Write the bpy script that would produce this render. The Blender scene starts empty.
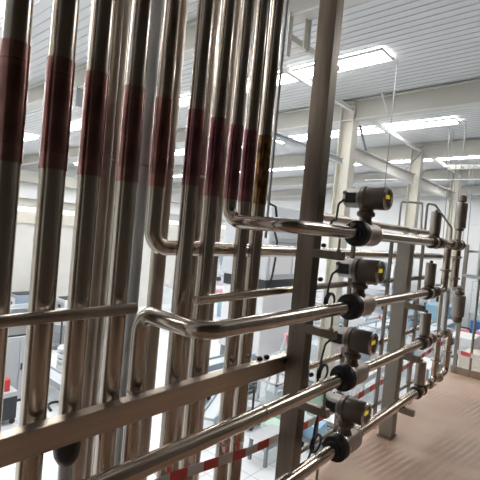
import bpy, bmesh, math, random
from mathutils import Vector, Matrix
random.seed(7)
C = bpy.context.scene.collection
PI = math.pi

# ------------------------------------------------------------------ materials
def new_mat(name):
    m = bpy.data.materials.new(name); m.use_nodes = True
    nt = m.node_tree; b = nt.nodes['Principled BSDF']
    return m, nt, b

def mat(name, col, rough=.5, metal=0., noise=0., scale=8., bump=0., stretch=(1, 1, 1), emit=None, alpha=1., trans=0., coat=0.):
    m, nt, b = new_mat(name)
    b.inputs['Base Color'].default_value = (*col, 1); b.inputs['Roughness'].default_value = rough
    b.inputs['Metallic'].default_value = metal
    if coat: b.inputs['Coat Weight'].default_value = coat
    if trans: b.inputs['Transmission Weight'].default_value = trans
    if alpha < 1: b.inputs['Alpha'].default_value = alpha
    if emit:
        b.inputs['Emission Color'].default_value = (*emit[0], 1); b.inputs['Emission Strength'].default_value = emit[1]
    if noise or bump:
        tc = nt.nodes.new('ShaderNodeTexCoord'); mp = nt.nodes.new('ShaderNodeMapping'); mp.inputs['Scale'].default_value = stretch
        n = nt.nodes.new('ShaderNodeTexNoise'); n.inputs['Scale'].default_value = scale; n.inputs['Detail'].default_value = 4
        nt.links.new(tc.outputs['Object'], mp.inputs['Vector']); nt.links.new(mp.outputs['Vector'], n.inputs['Vector'])
        if noise:
            r = nt.nodes.new('ShaderNodeValToRGB')
            r.color_ramp.elements[0].position = .3; r.color_ramp.elements[1].position = .7
            r.color_ramp.elements[0].color = (*[c * (1 - noise) for c in col], 1)
            r.color_ramp.elements[1].color = (*[min(1, c * (1 + noise)) for c in col], 1)
            nt.links.new(n.outputs['Fac'], r.inputs['Fac']); nt.links.new(r.outputs['Color'], b.inputs['Base Color'])
            mr = nt.nodes.new('ShaderNodeMapRange'); mr.inputs['To Min'].default_value = max(.03, rough - .06); mr.inputs['To Max'].default_value = min(1, rough + .08)
            nt.links.new(n.outputs['Fac'], mr.inputs['Value']); nt.links.new(mr.outputs['Result'], b.inputs['Roughness'])
        if bump:
            bp = nt.nodes.new('ShaderNodeBump'); bp.inputs['Strength'].default_value = bump; bp.inputs['Distance'].default_value = .01
            nt.links.new(n.outputs['Fac'], bp.inputs['Height']); nt.links.new(bp.outputs['Normal'], b.inputs['Normal'])
    return m

M = {}
M['steel'] = mat('stainless_steel', (.49, .43, .37), .20, 1., .12, 6, 0, (6, 6, .5))
M['steel_h'] = mat('stainless_steel_tube', (.56, .475, .40), .2, 1., .12, 6, 0, (.5, 6, 6))
M['dull'] = mat('dull_stainless_steel', (.42, .36, .30), .34, 1., .15, 5, .05)
M['flatbar'] = mat('brushed_stainless_bar', (.52, .44, .365), .38, 1., .12, 9, .03, (.3, 4, 4))
M['post'] = mat('brushed_stainless_post', (.23, .195, .16), .36, 1., .15, 9, .03, (4, 4, .3))
M['post_pale'] = mat('galvanised_post', (.30, .275, .235), .5, .6, .1, 6)
M['actuator'] = mat('satin_steel_actuator', (.40, .36, .32), .3, 1., .08, 5)
M['pale_tube'] = mat('pale_grey_plastic_pipe', (.50, .53, .55), .3, .2, .06, 4)
M['black'] = mat('black_rubber', (.018, .018, .02), .45)
M['head'] = mat('dark_bronze_paint', (.165, .135, .11), .36, .5)
M['head_grey'] = mat('grey_cast_housing', (.33, .325, .30), .45, .3)
M['meter_body'] = mat('cast_meter_body', (.42, .36, .31), .42, .6, .08, 10)
M['rim'] = mat('bare_metal_rim', (.62, .58, .55), .25, 1.)
M['screen'] = mat('display_glass', (.012, .012, .012), .08)
M['lcd'] = mat('yellow_lcd', (.75, .6, .02), .4, emit=((1., .78, .03), .35))
M['white_tag'] = mat('white_tag', (.8, .8, .8), .5)
M['cream'] = mat('cream_painted_steel', (.62, .60, .52), .5, 0, .04, 2)
M['cream_grey'] = mat('grey_white_painted_steel', (.66, .65, .61), .5, 0, .04, 2)
M['white'] = mat('white_paint', (.80, .81, .82), .4)
M['grey'] = mat('light_grey_paint', (.52, .55, .58), .4)
M['bluegrey'] = mat('blue_grey_paint', (.34, .42, .50), .45)
M['midgrey'] = mat('mid_grey_paint', (.26, .28, .30), .5)
M['dark'] = mat('dark_charcoal', (.03, .032, .036), .4)
M['blue'] = mat('blue_paint', (.07, .22, .55), .4)
M['cyan'] = mat('pale_blue_paint', (.32, .52, .68), .45)
M['green'] = mat('pale_green_paint', (.45, .62, .52), .45)
M['red'] = mat('red_paint', (.62, .05, .04), .4)
M['pink'] = mat('pink_plastic', (.72, .36, .42), .5)
M['yellow'] = mat('yellow_paint', (.80, .66, .05), .45)
M['orange'] = mat('orange_plastic', (.80, .36, .04), .5)
M['alu'] = mat('aluminium', (.72, .74, .76), .3, .7)
M['glass'] = mat('clear_guard_panel', (.80, .90, .95), .1, 0, alpha=.28)
M['belt'] = mat('conveyor_belt', (.55, .60, .62), .6)
M['cardboard'] = mat('pale_carton', (.66, .60, .50), .7)
M['hall_floor'] = mat('white_epoxy_floor', (.84, .86, .87), .28, 0, .03, .7)
M['wall_white'] = mat('white_wall_panel', (.78, .79, .79), .6, 0, .02, .5)
M['added_dark'] = mat('added_dark_brown', (.06, .05, .04), .7, 0, .15, 2)  # for the added surfaces that the pipes reflect
M['beam_grey'] = mat('grey_beige_beam', (.50, .49, .44), .55, 0, .04, 1)
M['strip'] = mat('daylight_strip', (.9, .9, .9), .5, emit=((1., .99, .96), 1.6))
M['skylight'] = mat('skylight_panel', (.9, .9, .9), .5, emit=((1., .99, .985), 25.))

def film_mat(name, c0, c1, marks=False):
    m, nt, b = new_mat(name)
    tc = nt.nodes.new('ShaderNodeTexCoord'); sp = nt.nodes.new('ShaderNodeSeparateXYZ')
    nt.links.new(tc.outputs['Generated'], sp.inputs['Vector'])
    r = nt.nodes.new('ShaderNodeValToRGB'); r.color_ramp.interpolation = 'CONSTANT'
    e = r.color_ramp.elements
    e[0].position = 0; e[0].color = (*c1, 1); e[1].position = .14; e[1].color = (*c0, 1)
    for p, c in ((.80, [q * 1.15 for q in c0]), (.845, [q * .5 for q in c0]), (.855, c1)):
        x = e.new(p); x.color = (*c, 1)
    nt.links.new(sp.outputs['Z'], r.inputs['Fac'])
    mp = nt.nodes.new('ShaderNodeMapping'); mp.inputs['Scale'].default_value = (9, 9, 5)
    n = nt.nodes.new('ShaderNodeTexNoise'); n.inputs['Scale'].default_value = 2.2 if not marks else 4; n.inputs['Detail'].default_value = 3
    nt.links.new(tc.outputs['Object'], mp.inputs['Vector']); nt.links.new(mp.outputs['Vector'], n.inputs['Vector'])
    r2 = nt.nodes.new('ShaderNodeValToRGB'); r2.color_ramp.elements[0].position = .35; r2.color_ramp.elements[1].position = .65
    r2.color_ramp.elements[0].color = (.5, .5, .5, 1) if not marks else (.12, .1, .1, 1); r2.color_ramp.elements[1].color = (1, 1, 1, 1)
    nt.links.new(n.outputs['Fac'], r2.inputs['Fac'])
    mx = nt.nodes.new('ShaderNodeMixRGB'); mx.blend_type = 'MULTIPLY'; mx.inputs['Fac'].default_value = 1
    nt.links.new(r.outputs['Color'], mx.inputs['Color1']); nt.links.new(r2.outputs['Color'], mx.inputs['Color2'])
    nt.links.new(mx.outputs['Color'], b.inputs['Base Color'])
    b.inputs['Roughness'].default_value = .2; b.inputs['Metallic'].default_value = .95
    bp = nt.nodes.new('ShaderNodeBump'); bp.inputs['Strength'].default_value = .06; bp.inputs['Distance'].default_value = .004
    nt.links.new(n.outputs['Fac'], bp.inputs['Height']); nt.links.new(bp.outputs['Normal'], b.inputs['Normal'])
    return m
M['film'] = film_mat('dark_red_stretch_film', (.36, .19, .165), (.46, .25, .22))
M['film_purple'] = film_mat('maroon_stretch_film', (.36, .16, .175), (.45, .21, .22))
M['film_amber'] = film_mat('amber_label_film', (.50, .31, .13), (.52, .34, .15), True)

def stripes(name, ca, cb, axis, period, duty=.5):
    m, nt, b = new_mat(name)
    tc = nt.nodes.new('ShaderNodeTexCoord'); sp = nt.nodes.new('ShaderNodeSeparateXYZ')
    nt.links.new(tc.outputs['Object'], sp.inputs['Vector'])
    d = nt.nodes.new('ShaderNodeMath'); d.operation = 'DIVIDE'; d.inputs[1].default_value = period
    f = nt.nodes.new('ShaderNodeMath'); f.operation = 'FRACT'
    g = nt.nodes.new('ShaderNodeMath'); g.operation = 'LESS_THAN'; g.inputs[1].default_value = duty
    nt.links.new(sp.outputs[axis], d.inputs[0]); nt.links.new(d.outputs[0], f.inputs[0]); nt.links.new(f.outputs[0], g.inputs[0])
    mx = nt.nodes.new('ShaderNodeMixRGB'); mx.inputs['Color1'].default_value = (*cb, 1); mx.inputs['Color2'].default_value = (*ca, 1)
    nt.links.new(g.outputs[0], mx.inputs['Fac']); nt.links.new(mx.outputs['Color'], b.inputs['Base Color'])
    b.inputs['Roughness'].default_value = .45
    return m
M['tape_x'] = stripes('red_white_tape_lengthwise', (.85, .12, .12), (.90, .88, .88), 'X', .21)
M['tape_y'] = stripes('red_white_tape_crosswise', (.85, .12, .12), (.90, .88, .88), 'Y', .22)
M['crate'] = stripes('orange_and_brown_bands', (.85, .45, .06), (.16, .09, .03), 'Z', .155, .62)
M['ladder_rw'] = stripes('red_white_bands', (.70, .12, .14), (.85, .82, .82), 'Z', .5)
M['ribbed'] = stripes('white_roof_sheet', (.56, .57, .58), (.75, .76, .77), 'X', .2, .10)

def tile_floor():
    m, nt, b = new_mat('white_tiled_floor')
    tc = nt.nodes.new('ShaderNodeTexCoord'); bk = nt.nodes.new('ShaderNodeTexBrick')
    bk.offset = 0; bk.inputs['Scale'].default_value = 1; bk.inputs['Brick Width'].default_value = .6; bk.inputs['Row Height'].default_value = .6
    bk.inputs['Mortar Size'].default_value = .012; bk.inputs['Color1'].default_value = (.79, .81, .825, 1); bk.inputs['Color2'].default_value = (.74, .765, .785, 1)
    bk.inputs['Mortar'].default_value = (.52, .54, .56, 1)
    nt.links.new(tc.outputs['Object'], bk.inputs['Vector']); nt.links.new(bk.outputs['Color'], b.inputs['Base Color'])
    b.inputs['Roughness'].default_value = .28
    return m
M['hall_floor'] = tile_floor()
def floor_mat():
    m, nt, b = new_mat('worn_terracotta_deck')
    tc = nt.nodes.new('ShaderNodeTexCoord')
    n = nt.nodes.new('ShaderNodeTexNoise'); n.inputs['Scale'].default_value = 1.6; n.inputs['Detail'].default_value = 6
    nt.links.new(tc.outputs['Object'], n.inputs['Vector'])
    r = nt.nodes.new('ShaderNodeValToRGB'); r.color_ramp.elements[0].position = .3; r.color_ramp.elements[1].position = .72
    r.color_ramp.elements[0].color = (.41, .275, .195, 1); r.color_ramp.elements[1].color = (.56, .385, .28, 1)
    nt.links.new(n.outputs['Fac'], r.inputs['Fac'])
    # raised chequer ribs in alternating patches
    mp = nt.nodes.new('ShaderNodeMapping'); mp.inputs['Rotation'].default_value = (0, 0, .12)
    nt.links.new(tc.outputs['Object'], mp.inputs['Vector'])
    w = nt.nodes.new('ShaderNodeTexWave'); w.bands_direction = 'Y'; w.inputs['Scale'].default_value = 6.5; w.inputs['Distortion'].default_value = .4
    nt.links.new(mp.outputs['Vector'], w.inputs['Vector'])
    ck = nt.nodes.new('ShaderNodeTexNoise'); ck.inputs['Scale'].default_value = 1.15
    nt.links.new(tc.outputs['Object'], ck.inputs['Vector'])
    rk = nt.nodes.new('ShaderNodeValToRGB'); rk.color_ramp.elements[0].position = .47; rk.color_ramp.elements[1].position = .60
    nt.links.new(ck.outputs['Fac'], rk.inputs['Fac'])
    mul = nt.nodes.new('ShaderNodeMath'); mul.operation = 'MULTIPLY'
    nt.links.new(w.outputs['Fac'], mul.inputs[0]); nt.links.new(rk.outputs['Color'], mul.inputs[1])
    mx = nt.nodes.new('ShaderNodeMixRGB'); mx.blend_type = 'MULTIPLY'
    mx.inputs['Color2'].default_value = (.86, .84, .82, 1)
    nt.links.new(mul.outputs[0], mx.inputs['Fac']); nt.links.new(r.outputs['Color'], mx.inputs['Color1'])
    nt.links.new(mx.outputs['Color'], b.inputs['Base Color'])
    bp = nt.nodes.new('ShaderNodeBump'); bp.inputs['Strength'].default_value = .35; bp.inputs['Distance'].default_value = .006
    nt.links.new(mul.outputs[0], bp.inputs['Height']); nt.links.new(bp.outputs['Normal'], b.inputs['Normal'])
    b.inputs['Roughness'].default_value = .42
    return m
M['deck'] = floor_mat()

# ------------------------------------------------------------------ mesh helpers
class MB:
    def __init__(self): self.bm = bmesh.new()
    def box(self, c, s, rot=None, bev=0.):
        r = bmesh.ops.create_cube(self.bm, size=1)
        mt = Matrix.Translation(c) @ (rot.to_4x4() if rot else Matrix()) @ Matrix.Diagonal((*s, 1))
        bmesh.ops.transform(self.bm, matrix=mt, verts=r['verts'])
        if bev:
            es = {e for v in r['verts'] for e in v.link_edges}
            bmesh.ops.bevel(self.bm, geom=list(es), offset=bev, segments=2, affect='EDGES', profile=.6)
        return self
    def span(self, a, b, bev=0.):      # box from two corners
        return self.box([(p + q) / 2 for p, q in zip(a, b)], [abs(q - p) for p, q in zip(a, b)], bev=bev)
    def bar(self, a, b, w, h, bev=0.): # rectangular bar along a line
        a, b = Vector(a), Vector(b); d = b - a
        q = d.to_track_quat('X', 'Z').to_matrix()
        return self.box((a + b) / 2, (d.length, w, h), q, bev)
    def lathe(self, prof, o, ax='Z', seg=24, caps=True):   # prof: (distance along axis, radius)
        o = Vector(o)
        A = {'X': (Vector((1, 0, 0)), Vector((0, 1, 0)), Vector((0, 0, 1))), 'Y': (Vector((0, 1, 0)), Vector((0, 0, 1)), Vector((1, 0, 0))),
             'Z': (Vector((0, 0, 1)), Vector((1, 0, 0)), Vector((0, 1, 0)))}[ax]
        rings = []
        for t, r in prof:
            rings.append([self.bm.verts.new(o + A[0] * t + (A[1] * math.cos(2 * PI * k / seg) + A[2] * math.sin(2 * PI * k / seg)) * r) for k in range(seg)])
        for p, q in zip(rings, rings[1:]):
            for k in range(seg):
                f = self.bm.faces.new((p[k], p[(k + 1) % seg], q[(k + 1) % seg], q[k])); f.smooth = True
        if caps:
            self.bm.faces.new(rings[0][::-1]); self.bm.faces.new(rings[-1])
        return self
    def cyl(self, a, b, r, seg=20): return self.tube([a, b], r, seg)
    def tube(self, pts, r, seg=20, bend=0., caps=True, nb=8):
        P = [Vector(p) for p in pts]
        if bend and len(P) > 2:
            Q = [P[0]]
            for i in range(1, len(P) - 1):
                u = (P[i - 1] - P[i]).normalized(); v = (P[i + 1] - P[i]).normalized()
                ang = u.angle(v); L = min(bend / math.tan(ang / 2), (P[i] - P[i - 1]).length * .98, (P[i] - P[i + 1]).length * .98)
                R = L * math.tan(ang / 2); s = P[i] + u * L; e = P[i] + v * L
                c = P[i] + (u + v).normalized() * (R / math.sin(ang / 2)); w0 = s - c; w1 = e - c; tot = w0.angle(w1); axn = w0.cross(w1).normalized()
                for k in range(nb + 1): Q.append(c + Matrix.Rotation(tot * k / nb, 3, axn) @ w0)
            Q.append(P[-1]); P = Q
        tang = []
        for i in range(len(P)):
            d = (P[min(i + 1, len(P) - 1)] - P[max(i - 1, 0)]).normalized(); tang.append(d)
        n = tang[0].orthogonal().normalized(); rings = []
        for i, p in enumerate(P):
            if i:
                n = (n - tang[i] * n.dot(tang[i]))
                n = n.normalized() if n.length > 1e-6 else tang[i].orthogonal().normalized()
            bn = tang[i].cross(n)
            rings.append([self.bm.verts.new(p + (n * math.cos(2 * PI * k / seg) + bn * math.sin(2 * PI * k / seg)) * r) for k in range(seg)])
        for p, q in zip(rings, rings[1:]):
            for k in range(seg):
                f = self.bm.faces.new((p[k], p[(k + 1) % seg], q[(k + 1) % seg], q[k])); f.smooth = True
        if caps:
            self.bm.faces.new(rings[0][::-1]); self.bm.faces.new(rings[-1])
        return self
    def sph(self, c, r, s=(1, 1, 1), seg=16):
        res = bmesh.ops.create_uvsphere(self.bm, u_segments=seg, v_segments=seg // 2, radius=r)
        bmesh.ops.transform(self.bm, matrix=Matrix.Translation(c) @ Matrix.Diagonal((*s, 1)), verts=res['verts'])
        for f in {f for v in res['verts'] for f in v.link_faces}: f.smooth = True
        return self
    def prism(self, poly, axis, a, b): # poly in the other two axes, extruded from a to b along axis
        ix = 'XYZ'.index(axis); o = [k for k in range(3) if k != ix]
        def mk(p, t):
            v = [0, 0, 0]; v[ix] = t; v[o[0]] = p[0]; v[o[1]] = p[1]; return self.bm.verts.new(v)
        A = [mk(p, a) for p in poly]; B = [mk(p, b) for p in poly]; n = len(poly)
        self.bm.faces.new(A); self.bm.faces.new(B[::-1])
        for k in range(n): self.bm.faces.new((A[k], B[k], B[(k + 1) % n], A[(k + 1) % n]))
        return self
    def build(self, name, m, parent=None, loc=None):
        bmesh.ops.recalc_face_normals(self.bm, faces=self.bm.faces)
        for e in self.bm.edges:
            if len(e.link_faces) == 2 and e.calc_face_angle(0) > .6: e.smooth = False
        if loc is not None: bmesh.ops.translate(self.bm, vec=-Vector(loc), verts=self.bm.verts)
        me = bpy.data.meshes.new(name); self.bm.to_mesh(me); self.bm.free()
        me.materials.append(M[m]); o = bpy.data.objects.new(name, me); C.objects.link(o)
        if loc is not None: o.location = loc
        if parent is not None: o.parent = parent
        return o

def tag(o, label, cat, group=None, kind=None):
    o['label'] = label; o['category'] = cat
    if group: o['group'] = group
    if kind: o['kind'] = kind
    return o
def struct(o, label=None):
    o['kind'] = 'structure'
    if label: o['label'] = label
    return o
def empty(name, loc, label, cat, group=None, rz=0.):
    o = bpy.data.objects.new(name, None); C.objects.link(o); o.location = loc; o.rotation_euler = (0, 0, rz); o.empty_display_size = .1
    return tag(o, label, cat, group)
def copy_tree(o, parent=None):
    c = o.copy(); C.objects.link(c)
    if parent is not None: c.parent = parent
    for ch in list(o.children): copy_tree(ch, c)
    return c

HF = -3.2                               # hall floor, the deck being z = 0
def roof(y): return 5.52 - .033 * y

# ------------------------------------------------------------------ setting
struct(MB().span((-9, -2.6, HF - .2), (29, 28.2, HF)).build('floor', 'hall_floor'), 'white floor of the production hall below')
struct(MB().span((-3, -2.4, -.16), (5.74, 1.34, 0)).build('floor_deck', 'deck'), 'reddish brown platform deck')
struct(MB().span((-9, -2.7, HF), (29.2, -2.4, 5.7)).build('wall_back_added', 'added_dark'))  # unseen wall, added so the pipes reflect dark brown
struct(MB().span((-3, -2.4, 2.95), (2.5, .45, 3.1)).build('ceiling_added', 'added_dark'), 'dark slab added unseen overhead to darken the pipe reflections')  # invented slab out of view, darkens reflections in the upper pipes
def wall_panels(name, a, b, mat_):
    return struct(MB().span(a, b).build(name, mat_))
wall_panels('wall_far', (-9, 28, HF), (29.2, 28.25, 4.75), 'wall_white')
wall_panels('wall_left', (-9.2, -2.7, HF), (-9, 28.2, 5.7), 'wall_white')
m = MB(); m.span((29, -2.4, HF), (29.25, 28.2, 5.7))
for k in range(7): m.span((28.97, -2.4, HF + 1.0 + k * 1.05), (29, 28, HF + 1.04 + k * 1.05))
struct(m.build('wall_right', 'wall_white'))
# ribbed roof sheet
bm = MB(); p = []
x = -9.
while x < 29.2:
    p += [(x, .012), (x + .004, 0), (x + .018, 0), (x + .022, .012)]; x += .20
for (x0, h0), (x1, h1) in zip(p, p[1:]):
    v = [bm.bm.verts.new((xx, yy, roof(yy) + hh)) for xx, yy, hh in ((x0, -2.7, h0), (x1, -2.7, h1), (x1, 28.2, h1), (x0, 28.2, h0))]
    bm.bm.faces.new(v)
struct(bm.build('ceiling', 'ribbed'), 'white ribbed roof sheeting')
struct(MB().span((-9, 27.4, 3.2), (28.9, 27.95, 3.9)).build('trim_far', 'beam_grey'))

FR = [0.05, 5.5, 11., 16.7, 22.4, 28.]
fr_lab = ['overhead roof beam above the near end of the platform', 'grey white roof beam crossing behind the left pipes and upper left of the tall post',
          'cream roof beam nearest the tall post on its right side, carrying on to the right edge',
          'cream roof beam second from the front, behind the first one', 'cream roof beam third from the front, low under the roof', 'roof beam along the far end wall']
for i, X in enumerate(FR):
    rf = empty('roof_beam', (X, 0, 5.2), fr_lab[i], 'beam', 'roof beams of the hall')
    w = MB(); w.prism([(-2.35, roof(-2.35) - .06), (27.9, roof(27.9) - .06), (27.9, roof(27.9) - .46), (-2.35, 4.95 + .066)], 'X', X - .04, X + .04)
    w.build('web', 'beam_grey', rf, (0, 0, 0)).location = (-X, 0, -5.2)
    for (d0, nm) in ((0, 'upper_flange'), (1, 'lower_flange')):
        w = MB()
        t0, t1 = (roof(-2.35) - .03, roof(27.9) - .03) if d0 == 0 else (4.95 + .066, roof(27.9) - .46)
        w.prism([(-2.35, t0), (27.9, t1), (27.9, t1 - .03), (-2.35, t0 - .03)], 'X', X - .12, X + .12)
        w.build(nm, 'cream_grey', rf).location = (-X, 0, -5.2)

# columns
col_lab = {5.5: 'cream steel column standing behind the middle of the vertical pipes', 11.: 'cream steel column right of the tall post, above the topmost flow meter',
           16.7: 'pale steel column further back, above the valve with the short actuator', 22.4: 'pale steel column far back, behind the tall slim actuator'}
for X in (5.5, 11., 16.7, 22.4):
    Y = 5.75; zt = 5.22
    c = empty('steel_column', (X, Y, HF), col_lab[X], 'column', 'columns of the hall')
    w = MB(); w.span((-.012, -.19, 0), (.012, .19, zt - HF)); w.build('web', 'cream', c)
    for s in (-1, 1): MB().span((-.17, s * .19 - .012, 0), (.17, s * .19 + .012, zt - HF)).build('flange', 'cream', c)
    MB().span((-.25, -.28, 0), (.25, .28, .03)).build('base_plate', 'cream_grey', c)
    MB().span((-.19, -.22, zt - HF), (.19, .22, zt - HF + .02)).build('cap_plate', 'cream', c)
def ibeam(name, a, b, h, w, label, cat, group=None, mm='cream_grey', wall=.02):
    a, b = Vector(a), Vector(b); o = empty(name, a, label, cat, group); d = b - a
    MB().bar((0, 0, 0), d, wall, h).build('web', mm, o)
    for s in (-1, 1): MB().bar(Vector((0, 0, s * h / 2)), d + Vector((0, 0, s * h / 2)), w, wall).build('flange', mm, o)
    return o
ibeam('tie_beam', (11.2, 5.75, 3.95), (16.5, 5.75, 3.95), .36, .2, 'pale tie beam between the first and the second cream column', 'beam', 'tie beams between columns')
ibeam('tie_beam', (16.9, 5.75, 3.95), (22.2, 5.75, 3.95), .36, .2, 'pale tie beam between the second and the third column', 'beam', 'tie beams between columns')
ibeam('tie_beam', (5.7, 5.75, 3.62), (10.8, 5.75, 3.62), .12, .1, 'slim pale tie beam seen left of the tall post', 'beam', 'tie beams between columns', 'grey', .015)
for a, b, l in ((5.65, 10.85, 'pale roof strut running into the top of the first cream column'), (11.15, 16.55, 'pale roof strut running into the top of the second cream column'),
                (16.85, 22.25, 'pale roof strut running into the top of the third column')):
    s = empty('roof_strut', (a, 5.6, 5.02), l, 'strut', 'roof struts')
    MB().bar((0, 0, 0), (b - a, 0, 0), .1, .1, .01).build('tube', 'cream_grey', s)
    for xx in (.02, b - a - .02): MB().box((xx, 0, 0), (.02, .16, .2)).build('end_plate', 'cream_grey', s)
# diagonal braces on columns
for a, b, rr, l in (((11.3, 5.56, 4.70), (11.95, 5.62, 4.14), .035, 'short diagonal brace right of the first cream column'), ((16.48, 5.55, 4.96), (15.4, 5.66, 4.16), .022, 'thin dark diagonal brace left of the second cream column')):
    s = tag(MB().cyl(a, b, rr, 8).build('diagonal_brace', 'midgrey'), l, 'brace', 'diagonal braces')
# hanging brackets from the roof beam at upper middle
h = empty('hanging_bracket', (5.5, 3.86, 4.85), 'pale hanging frame of flat plates under the roof beam left of the tall post', 'bracket')
MB().box((-.11, .10, -.32), (.10, .02, .66)).build('plate', 'cream_grey', h)
MB().box((.12, -.06, -.22), (.14, .02, .56)).build('plate', 'cream', h)
MB().box((.19, -.06, -.22), (.015, .05, .56)).build('plate_edge', 'white', h)
MB().bar((-.11, .10, -.36), (1.35, .04, -.36), .07, .09).build('rail', 'cream_grey', h)
MB().bar((.14, -.06, -.50), (.14, .3, -.50), .04, .04).build('cross_bar', 'cream_grey', h)
h = empty('hanging_bracket', (5.5, 10.3, 4.66), 'small pale plate hanging under the roof beam far left between the pipes', 'bracket')
MB().box((0, 0, -.24), (.26, .03, .5)).build('plate', 'midgrey', h)
MB().box((0, .12, -.49), (.26, .26, .02)).build('foot', 'cream_grey', h)

# beams / lamp strip at far left, below which the hall goes on
fb = empty('gantry_beam', (-8.8, 19, 0), 'long grey beige gantry with a lit strip far back on the left', 'beam')
MB().span((0, -.15, 1.62), (33.6, .15, 1.97)).build('upper_beam', 'beam_grey', fb)
MB().span((0, -.26, 1.97), (33.6, .26, 2.03)).build('upper_flange', 'cream_grey', fb)
MB().span((0, -.02, 1.42), (33.6, .02, 1.60)).build('lit_strip', 'strip', fb)
MB().span((0, -.2, .92), (33.6, .2, 1.40)).build('lower_beam', 'cream', fb)
for k in range(3): MB().span((1.2 + k * 12.5, -.12, HF), (.44 + k * 5.5, .12, .92)).build('support', 'cream_grey', fb)

# skylights
bays = [(-2.5, 'added unseen behind the camera'), (2.9, 'added unseen above the platform'), (8.55, 'first from the front'), (14.0, 'second from the front'), (19.5, 'third from the front'), (25., 'farthest back')]  # the two bays nearest the camera are added out of view for light
for i, (X, w) in enumerate(bays):
    for j, (y0, y1) in enumerate(((3.75, 10.4), (12.2, 18.0), (20.0, 26.0), (-2.1, 1.15))):
        if j == 3 and i not in (2, 3): continue  # deck row is added out of view to brighten deck and pipes
        row = ('over the column row', 'over the middle of the hall', 'near the far wall', 'added unseen over the deck for brightness')[j]
        s = empty('skylight', (X, y0, roof(y0) - .03), 'bright translucent roof light %s, %s' % (w, row), 'skylight', 'roof lights')
        L = y1 - y0; dz = -.033 * L
        MB().prism([(0, 0), (L, dz), (L, dz - .02), (0, -.02)], 'X', -.27, .27).build('panel', 'skylight', s)
        f = MB()
        for xx in (-.29, .29): f.prism([(-.03, .01), (L + .03, dz + .01), (L + .03, dz - .045), (-.03, -.045)], 'X', xx - .02, xx + .02)
        for k in range(0, 4): f.box((0, L * k / 3, dz * k / 3 - .018), (.56, .035, .05))
        f.build('frame', 'cream_grey', s)

# ------------------------------------------------------------------ vertical pipe bank
YR = 1.42; RB = .0355
GP = 'vertical pipes with film sleeves'
order = ['leftmost', 'second', 'third', 'fourth', 'fifth', 'sixth', 'seventh', 'eighth', 'ninth', 'tenth']
XS = [.535, .679, .812, .971, 1.185, 1.299, 1.438, 1.57, 1.68, 1.80]
RD = [.040, .042, .039, .039, .036, .037, .035, .033, .033, .036]
PT = roof(1.4) - .05
for i, (X, r) in enumerate(zip(XS, RD)):
    Y = YR + (.09 if i == 4 else 0)
    lab = {0: 'leftmost vertical steel pipe with a dark red film sleeve', 1: 'second vertical steel pipe from the left, thick, with a dark red sleeve',
           2: 'third sleeved vertical pipe from the left, with a black coupling low down', 3: 'fourth sleeved vertical steel pipe from the left, just left of the pale grey pipe',
           4: 'fifth sleeved steel pipe, just right of the pale pipe, bending sideways at eye level', 5: 'sixth sleeved vertical steel pipe from the left, passing in front of the level grey pipe',
           6: 'seventh sleeved vertical steel pipe from the left, with a maroon sleeve', 7: 'eighth sleeved steel pipe, bending at eye level into the topmost metered line',
           8: 'ninth sleeved vertical steel pipe from the left, with a maroon sleeve', 9: 'rightmost vertical steel pipe of the bank with an amber brown sleeve'}[i]
    m = MB()
    if i == 4:
        m.tube([(X, Y, PT), (X, Y, 1.385), (5.55, Y + .01, 1.385)], r, 24, bend=.075)
    elif i == 7:
        m.tube([(X, Y, PT), (X, Y, 1.533), (X, 1.06, 1.533), (2.18, 1.06, 1.533)], .033, 24, bend=.075)
    else:
        m.tube([(X, Y, PT), (X, Y, .69 if i == 2 else HF)], r, 28)
    o = tag(m.build('steel_pipe', 'steel', None, (X, Y, 1.5)), lab, 'pipe', GP)
    z1, z0 = {4: (2.03, 1.65), 5: (2.0, 1.67)}.get(i, (2.0, 1.64))
    fm = 'film' if i < 5 else ('film_purple' if i < 9 else 'film_amber')
    s = MB().lathe([(z0 - 1.5, r + .0025), (z1 - 1.5, r + .0025)], (0, 0, 0), 'Z', 28, caps=False).build('film_sleeve', fm, o)
    s['label'] = 'amber brown marked film sleeve' if i == 9 else 'dark red film sleeve'
    if i == 2:
        MB().lathe([(.705, r), (.70, .046), (.66, .049), (.625, .044), (.60, .030), (.597, .025)], (0, 0, -1.5), 'Z', 28, caps=False).build('rubber_coupling', 'black', o)
        MB().lathe([(HF, .0255), (.62, .0255)], (0, 0, -1.5), 'Z', 24).build('lower_pipe', 'pale_tube', o)['label'] = 'pale lower pipe'
    if i not in (2, 4, 7):
        w = MB().lathe([(-.006, r), (-.003, r + .0016), (.003, r + .0016), (.006, r)], (0, 0, -.95 - .02 * i), 'Z', 28, caps=False).build('weld_ring', 'dull', o)
# riser of the second metered line
m = MB().tube([(1.094, YR, HF), (1.094, YR, 1.122), (1.094, 1.06, 1.122), (2.18, 1.06, 1.122)], .0345, 24, bend=.075)
o = tag(m.build('steel_pipe', 'steel', None, (1.094, YR, 1.0)), 'steel pipe rising from below and bending twice into the second metered line from the top', 'pipe', 'metered line pipes')
MB().lathe([(-.006, .0345), (-.003, .036), (.003, .036), (.006, .0345)], (0, 0, -.2), 'Z', 24, caps=False).build('weld_ring', 'dull', o)
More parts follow.
